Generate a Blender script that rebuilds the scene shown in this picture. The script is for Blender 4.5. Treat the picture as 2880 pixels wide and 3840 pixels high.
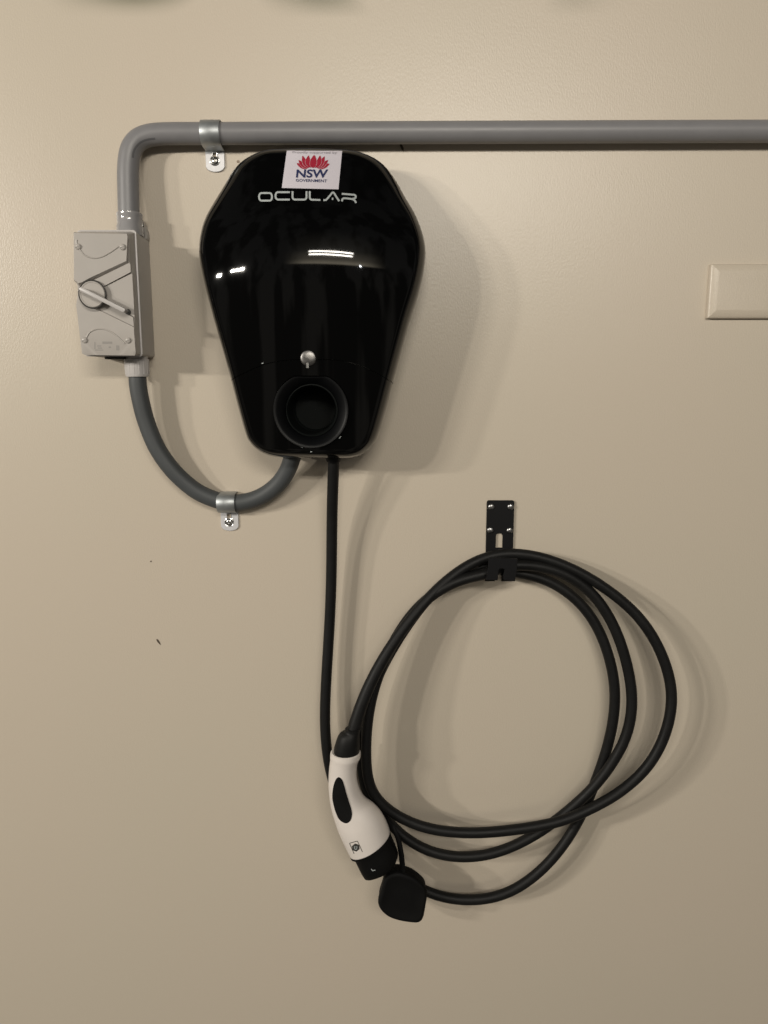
import bpy, bmesh, math, random
import numpy as np
from mathutils import Vector, Matrix
from mathutils.bvhtree import BVHTree
from mathutils.geometry import delaunay_2d_cdt
random.seed(3)
scene = bpy.context.scene
for o in list(bpy.data.objects): bpy.data.objects.remove(o, do_unlink=True)
C = scene.collection
R = math.radians

# ------------------------------------------------------------ camera
PITCH, FPX, DIST, CZ = R(9.5), 2773.3, 1.0, 1.5
cd = bpy.data.cameras.new('camera'); cam = bpy.data.objects.new('camera', cd); C.objects.link(cam)
cd.sensor_fit = 'VERTICAL'; cd.sensor_height = 36; cd.sensor_width = 27; cd.lens = 26
cd.clip_start = 0.02; cd.clip_end = 50
cam.location = (0, -DIST, CZ); cam.rotation_euler = (math.pi/2 - PITCH, 0, 0)
scene.camera = cam
scene.render.resolution_x = 768; scene.render.resolution_y = 1024

# ------------------------------------------------------------ world (dim garage surroundings) and lamps
GLOW = 1.3
w = bpy.data.worlds.new('World'); scene.world = w; w.use_nodes = True
nt = w.node_tree; bg = nt.nodes['Background']
tc = nt.nodes.new('ShaderNodeTexCoord'); sp = nt.nodes.new('ShaderNodeSeparateXYZ')
nt.links.new(tc.outputs['Generated'], sp.inputs[0])
# dim surroundings; beyond a dark beam the ceiling is softly lit round its fixture
cr = nt.nodes.new('ShaderNodeValToRGB')
mr = nt.nodes.new('ShaderNodeMapRange'); mr.inputs[1].default_value = -1; mr.inputs[2].default_value = 1
nt.links.new(sp.outputs['Z'], mr.inputs[0]); nt.links.new(mr.outputs[0], cr.inputs[0])
e = cr.color_ramp.elements
e[0].position = 0.0; e[0].color = (.050, .045, .038, 1)
e[1].position = 1.0; e[1].color = (.012, .012, .012, 1)
for p, c in ((.35, (.056, .051, .044, 1)), (.50, (.050, .047, .042, 1)), (.60, (.044, .042, .040, 1)), (.76, (.03, .03, .029, 1))):
    q = e.new(p); q.color = c
gl = nt.nodes.new('ShaderNodeValToRGB'); nt.links.new(mr.outputs[0], gl.inputs[0]); e = gl.color_ramp.elements
e[0].position = .590; e[0].color = (0, 0, 0, 1); e[1].position = .78; e[1].color = (0, 0, 0, 1)
q = e.new(.596); q.color = (1.6, 1.4, 1.05, 1); q = e.new(.618); q.color = (.55, .48, .36, 1); q = e.new(.665); q.color = (.12, .11, .09, 1)
dt = nt.nodes.new('ShaderNodeVectorMath'); dt.operation = 'DOT_PRODUCT'; nt.links.new(tc.outputs['Generated'], dt.inputs[0])
dt.inputs[1].default_value = Vector((.15, -.93, .27)).normalized()
md = nt.nodes.new('ShaderNodeMapRange'); md.interpolation_type = 'SMOOTHERSTEP'; md.inputs[1].default_value = .86; md.inputs[2].default_value = 1.0; md.inputs[3].default_value = 0; md.inputs[4].default_value = GLOW
nt.links.new(dt.outputs['Value'], md.inputs[0])
sc_ = nt.nodes.new('ShaderNodeVectorMath'); sc_.operation = 'SCALE'; nt.links.new(gl.outputs[0], sc_.inputs[0]); nt.links.new(md.outputs[0], sc_.inputs['Scale'])
ad = nt.nodes.new('ShaderNodeVectorMath'); nt.links.new(sc_.outputs[0], ad.inputs[0])
mpw = nt.nodes.new('ShaderNodeMapping'); mpw.inputs['Scale'].default_value = (5, 5, 2.2); nt.links.new(tc.outputs['Generated'], mpw.inputs[0])
nw = nt.nodes.new('ShaderNodeTexNoise'); nw.inputs['Scale'].default_value = 1.3; nw.inputs['Detail'].default_value = 3; nt.links.new(mpw.outputs[0], nw.inputs['Vector'])
mw_ = nt.nodes.new('ShaderNodeMapRange'); mw_.inputs[1].default_value = .46; mw_.inputs[2].default_value = .56; mw_.inputs[3].default_value = .35; mw_.inputs[4].default_value = 1.7
nt.links.new(nw.outputs['Fac'], mw_.inputs[0])
cw_ = nt.nodes.new('ShaderNodeVectorMath'); cw_.operation = 'SCALE'; nt.links.new(cr.outputs[0], cw_.inputs[0]); nt.links.new(mw_.outputs[0], cw_.inputs['Scale'])
nt.links.new(cw_.outputs[0], ad.inputs[1])
nt.links.new(ad.outputs[0], bg.inputs['Color']); bg.inputs['Strength'].default_value = 2.1

def area(name, loc, target, sx, sy, power, color):
    l = bpy.data.lights.new(name, 'AREA'); l.shape = 'RECTANGLE'; l.size = sx; l.size_y = sy
    l.energy = power; l.color = color
    o = bpy.data.objects.new(name, l); C.objects.link(o); o.location = loc
    d = Vector(target) - Vector(loc); o.rotation_euler = d.to_track_quat('-Z', 'Y').to_euler()
    return o
WARM = (1.0, .94, .84)
area('tube_light', (.25, -2.50, CZ+.88), (.1, 0, CZ+.1), 1.15, .035, 13.8, WARM)
area('tube_light', (.25, -2.42, CZ+.95), (.1, 0, CZ+.1), 1.15, .035, 13.8, WARM)
area('tube_light', (-2.2, -1.9, CZ+.62), (0, 0, CZ-.45), .26, .06, 21, WARM)
area('tube_light', (-3.3, -3.3, CZ+.95), (0, 0, CZ-.2), .16, .10, 46, WARM)
area('tube_light', (-5.4, -3.4, CZ+1.1), (0, 0, CZ-.2), .24, .16, 85, WARM)
area('tube_light', (2.6, -6.0, CZ+1.35), (0, 0, CZ-.2), .09, .09, 6, (.95, .97, 1))
scene.view_settings.view_transform = 'Standard'; scene.view_settings.look = 'None'
scene.view_settings.exposure = 0.0; scene.view_settings.gamma = 1
scene.view_settings.use_curve_mapping = False
scene.render.engine = 'CYCLES'

# ------------------------------------------------------------ geometry from photo measurements
cp, sn = math.cos(PITCH), math.sin(PITCH)
def ray(px, py):
    x = (px-1440)/FPX; y = -(py-1920)/FPX
    return Vector((x, cp + y*sn, -sn + y*cp))
def U(px, py, d):
    """photo pixel + distance d (m) out from the wall -> world point"""
    r = ray(px, py); t = (DIST - d)/r.y
    return Vector((r.x*t, -d, CZ + r.z*t))
mm = .001
ZTOP = U(1440, 0, 0).z

# ------------------------------------------------------------ materials
def mat(name, col, rough=.5, metal=0, spec=.5, noise=None, bump=None, coat=0, rvar=0):
    m = bpy.data.materials.new(name); m.use_nodes = True; n = m.node_tree; b = n.nodes['Principled BSDF']
    b.inputs['Base Color'].default_value = (*col, 1); b.inputs['Roughness'].default_value = rough
    b.inputs['Metallic'].default_value = metal; b.inputs['Specular IOR Level'].default_value = spec
    b.inputs['Coat Weight'].default_value = coat; b.inputs['Coat Roughness'].default_value = .03
    t = n.nodes.new('ShaderNodeTexCoord')
    if noise:
        sc, amt = noise
        nz = n.nodes.new('ShaderNodeTexNoise'); nz.inputs['Scale'].default_value = sc; nz.inputs['Detail'].default_value = 5
        n.links.new(t.outputs['Object'], nz.inputs['Vector'])
        mx = n.nodes.new('ShaderNodeMix'); mx.data_type = 'RGBA'
        mx.inputs[6].default_value = (*[c*(1-amt) for c in col], 1); mx.inputs[7].default_value = (*[min(1, c*(1+amt)) for c in col], 1)
        n.links.new(nz.outputs['Fac'], mx.inputs[0]); n.links.new(mx.outputs[2], b.inputs['Base Color'])
    if rvar:
        nz2 = n.nodes.new('ShaderNodeTexNoise'); nz2.inputs['Scale'].default_value = 60; nz2.inputs['Detail'].default_value = 6
        n.links.new(t.outputs['Object'], nz2.inputs['Vector'])
        m2 = n.nodes.new('ShaderNodeMapRange'); m2.inputs[3].default_value = max(0, rough-rvar); m2.inputs[4].default_value = rough+rvar
        n.links.new(nz2.outputs['Fac'], m2.inputs[0]); n.links.new(m2.outputs[0], b.inputs['Roughness'])
    if bump:
        sc, st, dist = bump
        nb = n.nodes.new('ShaderNodeTexNoise'); nb.inputs['Scale'].default_value = sc; nb.inputs['Detail'].default_value = 4
        n.links.new(t.outputs['Object'], nb.inputs['Vector'])
        bp = n.nodes.new('ShaderNodeBump'); bp.inputs['Strength'].default_value = st; bp.inputs['Distance'].default_value = dist
        n.links.new(nb.outputs['Fac'], bp.inputs['Height']); n.links.new(bp.outputs[0], b.inputs['Normal'])
    return m
BEIGE = (.515, .435, .335)
M_gloss = mat('gloss_black', (.0015, .0015, .0015), .045, spec=.30, rvar=.02)
M_satin = mat('satin_black', (.0014, .0016, .002), .45, spec=.2, noise=(90, .2), bump=(900, .15, .0003))
M_pit = mat('socket_black', (.0016, .0026, .0024), .7, spec=.15)
M_rubber = mat('cable_rubber', (.0055, .0055, .0055), .52, spec=.24, noise=(60, .35), bump=(500, .25, .0004), rvar=.10)
M_capm = mat('cap_rubber', (.0025, .0025, .0025), .7, spec=.16, noise=(60, .3), bump=(400, .2, .0003))
M_white = mat('handle_white', (.66, .61, .57), .42, noise=(35, .05), bump=(900, .12, .0002), rvar=.07)
M_pvc = mat('grey_pvc', (.185, .183, .190), .42, noise=(30, .10), bump=(300, .08, .0003), rvar=.08)
M_smear = mat('glue_smear', (.10, .10, .105), .5)
M_flex = mat('grey_flex', (.052, .057, .060), .58, noise=(25, .14), bump=(500, .2, .0003))
M_box = mat('isolator_grey', (.375, .35, .325), .36, noise=(40, .05), bump=(900, .1, .0002), rvar=.06)
M_gland = mat('gland_grey', (.46, .44, .43), .34, noise=(80, .06))
M_clear = mat('glossy_pvc', (.26, .255, .26), .12, noise=(80, .08), coat=.5)
M_zinc = mat('zinc_steel', (.36, .38, .39), .45, metal=.8, noise=(120, .25), bump=(200, .1, .0003), rvar=.12)
M_zincpale = mat('zinc_pale', (.66, .66, .68), .36, metal=.3, noise=(120, .12))
M_chrome = mat('screw_steel', (.60, .60, .59), .22, metal=1)
M_dark = mat('dark_gap', (.03, .028, .025), .7)
M_hook = mat('powder_black', (.0035, .0035, .0042), .55, spec=.2)
M_dull = mat('dull_screw', (.34, .34, .34), .30, metal=1, rvar=.1)
M_sticker = mat('sticker_paper', (.55, .52, .57), .45, noise=(60, .04))
M_red = mat('print_red', (.30, .010, .030), .5, noise=(500, .3))
M_pink = mat('print_pink', (.50, .10, .15), .5)
M_navy = mat('print_navy', (.018, .025, .085), .5)
M_gprint = mat('print_grey', (.30, .28, .31), .5)
M_letter = mat('letter_silver', (.36, .39, .39), .35, noise=(200, .25))
M_print = mat('faint_print', (.24, .225, .21), .5)
M_mark = mat('brown_mark', (.06, .045, .03), .7)
M_markp = mat('pale_mark', (.27, .21, .16), .8)

# wall paint: beige enamel with roller stipple, faint blotches
M_wall = bpy.data.materials.new('beige_paint'); M_wall.use_nodes = True
n = M_wall.node_tree; b = n.nodes['Principled BSDF']; t = n.nodes.new('ShaderNodeTexCoord')
def nnoise(scale, detail, rough=.5, vec=None):
    z = n.nodes.new('ShaderNodeTexNoise'); z.inputs['Scale'].default_value = scale; z.inputs['Detail'].default_value = detail
    z.inputs['Roughness'].default_value = rough; n.links.new(vec or t.outputs['Object'], z.inputs['Vector']); return z
def nmix(fac, a, bb):
    x = n.nodes.new('ShaderNodeMix'); x.data_type = 'RGBA'
    n.links.new(fac, x.inputs[0])
    for s, v in ((6, a), (7, bb)):
        if isinstance(v, tuple): x.inputs[s].default_value = (*v, 1)
        else: n.links.new(v, x.inputs[s])
    return x.outputs[2]
big = nnoise(2.2, 3); fine = nnoise(900, 2, .7)
c1 = nmix(big.outputs['Fac'], (.528, .451, .372), (.498, .454, .368))
mrf = n.nodes.new('ShaderNodeMapRange'); mrf.inputs[1].default_value = .3; mrf.inputs[2].default_value = .7; mrf.inputs[3].default_value = .93; mrf.inputs[4].default_value = 1.07
n.links.new(fine.outputs['Fac'], mrf.inputs[0])
hv = n.nodes.new('ShaderNodeVectorMath'); hv.operation = 'SCALE'
n.links.new(c1, hv.inputs[0]); n.links.new(mrf.outputs[0], hv.inputs['Scale'])
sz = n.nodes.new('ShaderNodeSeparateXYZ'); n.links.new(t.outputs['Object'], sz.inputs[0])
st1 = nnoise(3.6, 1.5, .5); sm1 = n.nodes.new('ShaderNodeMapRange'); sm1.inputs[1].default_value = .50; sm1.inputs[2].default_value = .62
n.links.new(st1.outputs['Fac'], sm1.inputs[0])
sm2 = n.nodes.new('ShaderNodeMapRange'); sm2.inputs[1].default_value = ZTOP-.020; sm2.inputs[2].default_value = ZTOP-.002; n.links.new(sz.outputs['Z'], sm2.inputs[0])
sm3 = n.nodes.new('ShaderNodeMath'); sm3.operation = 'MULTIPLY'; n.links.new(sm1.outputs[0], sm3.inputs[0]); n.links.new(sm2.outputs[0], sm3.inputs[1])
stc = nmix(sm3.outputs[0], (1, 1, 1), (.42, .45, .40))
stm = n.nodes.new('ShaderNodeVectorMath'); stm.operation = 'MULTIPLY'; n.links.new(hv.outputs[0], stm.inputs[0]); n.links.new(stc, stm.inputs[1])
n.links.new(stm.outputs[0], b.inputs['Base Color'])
b.inputs['Roughness'].default_value = .34; b.inputs['Specular IOR Level'].default_value = .5
mp = n.nodes.new('ShaderNodeMapping'); mp.inputs['Scale'].default_value = (1.6, 1, .8); n.links.new(t.outputs['Object'], mp.inputs[0])
f1 = nnoise(330, 3, .55, mp.outputs[0]); f2 = nnoise(9, 2)
add = n.nodes.new('ShaderNodeMath'); add.operation = 'MULTIPLY_ADD'; add.inputs[1].default_value = 1.2
n.links.new(f2.outputs['Fac'], add.inputs[0]); n.links.new(f1.outputs['Fac'], add.inputs[2])
bp = n.nodes.new('ShaderNodeBump'); bp.inputs['Strength'].default_value = .25; bp.inputs['Distance'].default_value = .0009
n.links.new(add.outputs[0], bp.inputs['Height']); n.links.new(bp.outputs[0], b.inputs['Normal'])

# ------------------------------------------------------------ builders
def mesh_obj(name, verts, faces, m, parent=None, smooth=True, angle=None, normals=None):
    me = bpy.data.meshes.new(name); me.from_pydata([tuple(v) for v in verts], [], [tuple(f) for f in faces]); me.validate()
    bm = bmesh.new(); bm.from_mesh(me)
    if normals is None: bmesh.ops.recalc_face_normals(bm, faces=bm.faces)
    bm.to_mesh(me); bm.free()
    me.materials.append(m)
    if smooth:
        me.polygons.foreach_set('use_smooth', [True]*len(me.polygons))
        if angle: me.set_sharp_from_angle(angle=R(angle))
    if normals is not None: me.normals_split_custom_set_from_vertices([tuple(v) for v in normals])
    o = bpy.data.objects.new(name, me); C.objects.link(o)
    if parent: o.parent = parent; o.matrix_parent_inverse = Matrix.Translation(-Vector(parent_loc(parent)))
    return o
def parent_loc(p):
    return Vector(p.location) if p.type == 'EMPTY' else Vector((0, 0, 0))
def thing(name, label, cat, loc, group=None):
    o = bpy.data.objects.new(name, None); C.objects.link(o); o.location = loc; o.empty_display_size = .02
    o['label'] = label; o['category'] = cat
    if group: o['group'] = group
    return o
def tag(o, label, cat, group=None):
    o['label'] = label; o['category'] = cat
    if group: o['group'] = group
    return o
def join(*parts):
    V, F = [], []
    for v, f in parts:
        k = len(V); V += list(v); F += [tuple(i+k for i in q) for q in f]
    return V, F
def crom(pts, sub=8, closed=False):
    P = [np.array(p, float) for p in pts]; out = []; N = len(P)
    rng = range(N) if closed else range(N-1)
    for i in rng:
        if closed: a, b_, c, d = P[(i-1) % N], P[i], P[(i+1) % N], P[(i+2) % N]
        else: a, b_, c, d = P[max(i-1, 0)], P[i], P[i+1], P[min(i+2, N-1)]
        for k in range(sub):
            u = k/sub
            out.append(.5*((2*b_)+(-a+c)*u+(2*a-5*b_+4*c-d)*u*u+(-a+3*b_-3*c+d)*u**3))
    if not closed: out.append(P[-1])
    return out
def tube(path, rad, n=20, caps=True, squash=None):
    """sweep a round section; rad number or list"""
    P = [Vector(p) for p in path]; V, F = [], []
    r = rad if hasattr(rad, '__len__') else [rad]*len(P)
    up = None
    for i, p in enumerate(P):
        tn = (P[min(i+1, len(P)-1)] - P[max(i-1, 0)]).normalized()
        if up is None:
            up = Vector((0, -1, 0)); 
            if abs(tn.dot(up)) > .9: up = Vector((0, 0, 1))
        up = (up - tn*up.dot(tn)).normalized(); sd = tn.cross(up)
        sq = squash if squash else 1
        for k in range(n):
            a = 2*math.pi*k/n
            V.append(p + up*(math.cos(a)*r[i]*sq) + sd*(math.sin(a)*r[i]))
    for i in range(len(P)-1):
        for k in range(n):
            k2 = (k+1) % n
            F.append((i*n+k, i*n+k2, (i+1)*n+k2, (i+1)*n+k))
    if caps:
        F.append(tuple(range(n))[::-1]); F.append(tuple((len(P)-1)*n+k for k in range(n)))
    return V, F
def loft(rings, cap0=True, cap1=True):
    V, F = [], []; n = len(rings[0])
    for r in rings: V += [Vector(p) for p in r]
    for i in range(len(rings)-1):
        for k in range(n):
            k2 = (k+1) % n; F.append((i*n+k, i*n+k2, (i+1)*n+k2, (i+1)*n+k))
    if cap0: F.append(tuple(range(n)))
    if cap1: F.append(tuple((len(rings)-1)*n+k for k in range(n)))
    return V, F
def rrect(x0, x1, z0, z1, r, n=6):
    out = []
    for cx, cz, a0 in ((x1-r, z1-r, 0), (x0+r, z1-r, 90), (x0+r, z0+r, 180), (x1-r, z0+r, 270)):
        for k in range(n+1):
            a = R(a0+90*k/n); out.append((cx+r*math.cos(a), cz+r*math.sin(a)))
    return out
def rbox(x0, x1, z0, z1, levels, r):
    """rounded box on the wall; levels = (depth, inset)"""
    rings = []
    for d, ins in levels:
        rr = max(r-ins, .0003); rings.append([(x, -d, z) for x, z in rrect(x0+ins, x1-ins, z0+ins, z1-ins, rr)])
    return loft(rings)
def inside(poly, x, y):
    c = False; j = len(poly)-1
    for i in range(len(poly)):
        xi, yi = poly[i]; xj, yj = poly[j]
        if (yi > y) != (yj > y) and x < (xj-xi)*(y-yi)/(yj-yi)+xi: c = not c
        j = i
    return c
def tri2d(outer, holes=(), extra=()):
    pts = [Vector(p) for p in outer]; E = [(i, (i+1) % len(outer)) for i in range(len(outer))]
    for h in holes:
        k = len(pts); pts += [Vector(p) for p in h]; E += [(k+i, k+(i+1) % len(h)) for i in range(len(h))]
    pts += [Vector(p) for p in extra]
    v, _, f, *_ = delaunay_2d_cdt(pts, E, [], 0, 1e-7)
    F = []
    for t3 in f:
        cx = sum(v[i].x for i in t3)/3; cy = sum(v[i].y for i in t3)/3
        if inside(outer, cx, cy) and not any(inside(h, cx, cy) for h in holes): F.append(tuple(t3))
    return [(p.x, p.y) for p in v], F
def prism(poly, d0, d1, holes=(), bev=0):
    """poly in world x,z ; from depth d0 (back) to d1 (front) with an optional bevelled front edge"""
    def inset(P, a):
        n_ = len(P); s = 1 if sum((P[i][0]*P[(i+1) % n_][1]-P[(i+1) % n_][0]*P[i][1]) for i in range(n_)) > 0 else -1
        out = []
        for i in range(n_):
            p0, p1, p2 = map(Vector, (P[i-1], P[i], P[(i+1) % n_]))
            e1 = (p1-p0).normalized(); e2 = (p2-p1).normalized()
            n1 = Vector((-e1.y, e1.x)); n2 = Vector((-e2.y, e2.x)); nn = n1+n2
            if nn.length < 1e-6: nn = n1
            nn.normalize(); k = min(1/max(nn.dot(n1), .35), 2.5); out.append(p1+nn*(s*a*k))
        return out
    loops = [list(poly)]+[list(h) for h in holes]; V, F = [], []
    top = [inset(l, bev if i == 0 else -bev) if bev else l for i, l in enumerate(loops)]
    for l, tp in zip(loops, top):
        k = len(V); n_ = len(l)
        V += [(p[0], -d0, p[1]) for p in l]; V += [(p[0], -(d1-bev), p[1]) for p in l]; 
        F += [(k+i, k+(i+1) % n_, k+n_+(i+1) % n_, k+n_+i) for i in range(n_)]
        if bev:
            V += [(p[0], -d1, p[1]) for p in tp]
            F += [(k+n_+i, k+n_+(i+1) % n_, k+2*n_+(i+1) % n_, k+2*n_+i) for i in range(n_)]
    v2, f2 = tri2d([tuple(p) for p in top[0]], [[tuple(p) for p in l] for l in top[1:]])
    k = len(V); V += [(x, -d1, z) for x, z in v2]; F += [tuple(i+k for i in q) for q in f2]
    v3, f3 = tri2d([tuple(p) for p in loops[0]], [[tuple(p) for p in l] for l in loops[1:]])
    k = len(V); V += [(x, -d0, z) for x, z in v3]; F += [tuple(i+k for i in q) for q in f3]
    return V, F
def pobj(name, VF, m, parent=None, smooth=True, angle=35):
    V, F = VF
    me = bpy.data.meshes.new(name); me.from_pydata([tuple(v) for v in V], [], [tuple(f) for f in F])
    bm = bmesh.new(); bm.from_mesh(me); bmesh.ops.remove_doubles(bm, verts=bm.verts, dist=1e-6)
    bmesh.ops.recalc_face_normals(bm, faces=bm.faces); bm.to_mesh(me); bm.free()
    me.materials.append(m)
    if smooth:
        me.polygons.foreach_set('use_smooth', [True]*len(me.polygons))
        if angle: me.set_sharp_from_angle(angle=R(angle))
    o = bpy.data.objects.new(name, me); C.objects.link(o)
    if parent: o.parent = parent; o.matrix_parent_inverse = Matrix.Translation(-parent_loc(parent))
    return o
def PX(pts, d, org=(0, 0), s=1):
    """photo outline (crop coordinates: origin, scale) at depth d -> world x,z"""
    return [(p.x, p.z) for p in (U(org[0]+x/s, org[1]+y/s, d) for x, y in pts)]
def dome(c, r, h, m, name, parent, n=20, flat=.25, slot=None):
    """screw head on the wall side facing the room; centre c on its seat"""
    prof = [(r, 0), (r, h*.25)] + [(r*math.cos(a), h*(.25+.75*math.sin(a))) for a in [R(q) for q in (20, 40, 60, 75)]] + [(r*.02, h)]
    rings = [[(c[0]+q*math.cos(2*math.pi*k/n), c[1]-z, c[2]+q*math.sin(2*math.pi*k/n)) for k in range(n)] for q, z in prof]
    return pobj(name, loft(rings), m, parent, angle=50)
def lathe(c, prof, n=48, clipz=None):
    rings = []
    for q, d in prof:
        rg = []
        for k in range(n):
            a = 2*math.pi*k/n; x, z = q*math.cos(a), q*math.sin(a)
            if clipz and z > clipz*q: z = clipz*q
            rg.append((c[0]+x, -d, c[1]+z))
        rings.append(rg)
    return loft(rings, False, False)
def bvh_of(*objs):
    V, F = [], []
    for o in objs:
        k = len(V); mw = o.matrix_world
        V += [v.co.copy() for v in o.data.vertices]; F += [tuple(i+k for i in p.vertices) for p in o.data.polygons]
    return BVHTree.FromPolygons(V, F)
def hit(bv, px, py, off, dflt=.1):
    r = ray(px, py).normalized(); o = Vector((0, -DIST, CZ))
    loc, nr, _, _ = bv.ray_cast(o, r)
    if loc is None:
        loc, nr, _, _ = bv.find_nearest(U(px, py, dflt))
    if nr.dot(r) > 0: nr = -nr
    return loc + nr*off
def decal(bv, pts2, faces, off, name, m, parent, thick=0.0002):
    V = [hit(bv, x, y, off) for x, y in pts2]
    o = pobj(name, (V, faces), m, parent, angle=None)
    return o
def refine(pts, faces, step):
    bm = bmesh.new(); vs = [bm.verts.new((x, y, 0)) for x, y in pts]
    for f in faces:
        try: bm.faces.new([vs[i] for i in f])
        except ValueError: pass
    bmesh.ops.triangulate(bm, faces=bm.faces)
    for _ in range(5):
        L = [e_ for e_ in bm.edges if e_.calc_length() > step]
        if not L: break
        bmesh.ops.subdivide_edges(bm, edges=L, cuts=1); bmesh.ops.triangulate(bm, faces=bm.faces)
    bm.verts.index_update(); p = [(v.co.x, v.co.y) for v in bm.verts]; f = [tuple(v.index for v in q.verts) for q in bm.faces]; bm.free()
    return p, f
def text2d(s, bold=0.0, spacing=1.0):
    cu = bpy.data.curves.new('t', 'FONT'); cu.body = s; cu.size = 1; cu.offset = bold; cu.space_character = spacing; cu.resolution_u = 4
    o = bpy.data.objects.new('t', cu); C.objects.link(o)
    bpy.context.view_layer.update()
    me = o.to_mesh(); v = [(p.co.x, p.co.y) for p in me.vertices]; f = [tuple(p.vertices) for p in me.polygons]
    o.to_mesh_clear(); bpy.data.objects.remove(o, do_unlink=True); bpy.data.curves.remove(cu)
    a = np.array(v); mn, mx = a.min(0), a.max(0)
    return [tuple((np.array(p)-mn)/(mx-mn)) for p in v], f
def quadmap(q, u, v):
    tl, tr, br, bl = [np.array(p, float) for p in q]
    return tuple((tl*(1-u)+tr*u)*v + (bl*(1-u)+br*u)*(1-v))
def stroke(pts, wd, closed=False, round_=True):
    P = [np.array(p, float) for p in pts]; V, F = [], []; n_ = len(P)
    for i in range(n_):
        a = P[(i-1) % n_] if (closed or i) else P[i]; c = P[(i+1) % n_] if (closed or i < n_-1) else P[i]
        tn = (c-a)/np.linalg.norm(c-a); nn = np.array((-tn[1], tn[0]))*wd/2
        V += [tuple(P[i]+nn), tuple(P[i]), tuple(P[i]-nn)]
    for i in range(n_ if closed else n_-1):
        j = (i+1) % n_
        F += [(3*i, 3*i+1, 3*j+1, 3*j), (3*i+1, 3*i+2, 3*j+2, 3*j+1)]
    return V, F

# ------------------------------------------------------------ wall
V = []; F = []; NX, NZ = 12, 12
for j in range(NZ+1):
    for i in range(NX+1): V.append((-4+8*i/NX, 0, 0+3.6*j/NZ))
for j in range(NZ):
    for i in range(NX): F.append((j*(NX+1)+i, j*(NX+1)+i+1, (j+1)*(NX+1)+i+1, (j+1)*(NX+1)+i))
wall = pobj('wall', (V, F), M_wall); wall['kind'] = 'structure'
wall['label'] = 'beige painted wall with fine roller texture'

# ------------------------------------------------------------ blank plate at right
A, B = U(2661, 992, .002), U(2646, 1195, .002)
xl, zt, zb = (A.x+B.x)/2, A.z, B.z
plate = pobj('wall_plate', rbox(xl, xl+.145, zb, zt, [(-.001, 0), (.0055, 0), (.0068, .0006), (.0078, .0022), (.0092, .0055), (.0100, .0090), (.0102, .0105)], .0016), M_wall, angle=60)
tag(plate, 'raised rectangular beige cover plate on the wall at the far right, cut by the frame', 'wall plate')

# ------------------------------------------------------------ grey rigid conduit
Ppath = [(3150, 492, 17), (2880, 492.5, 17), (2400, 494, 17), (1900, 496, 17), (1400, 498, 17), (1000, 500, 17), (800, 501, 17), (690, 501, 17),
         (640, 501.5, 17), (600, 503, 17.5), (560, 508, 18), (522, 523, 19), (496, 552, 20), (484, 592, 21), (480, 650, 22.5), (481, 720, 24), (483, 800, 26), (486, 872, 27), (487, 900, 27)]
path = crom([U(x, y, d*mm) for x, y, d in Ppath], 8)
cond = thing('conduit_pipe', 'grey rigid conduit running along the wall and bending down into the isolator', 'conduit', path[40])
pobj('pipe', tube(path, .0130, 28), M_pvc, cond, angle=60)
sm = crom([U(x, y, d*mm) for x, y, d in [(497, 588, 33.2), (505, 560, 32.6), (524, 540, 32), (552, 527, 30.5), (580, 521, 29.7)]], 6)
# dark rub mark following the inside of the bend (real scuff on the pipe)
pb = bvh_of([o for o in C.objects if o.name == 'pipe'][0])
sv, sf = stroke([tuple(p) for p in crom([(498, 592), (501, 570), (511, 550), (530, 532), (555, 523), (582, 520)], 8)], 8)
decal(pb, sv, sf, .00015, 'scuff_mark', M_smear, cond)

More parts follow.
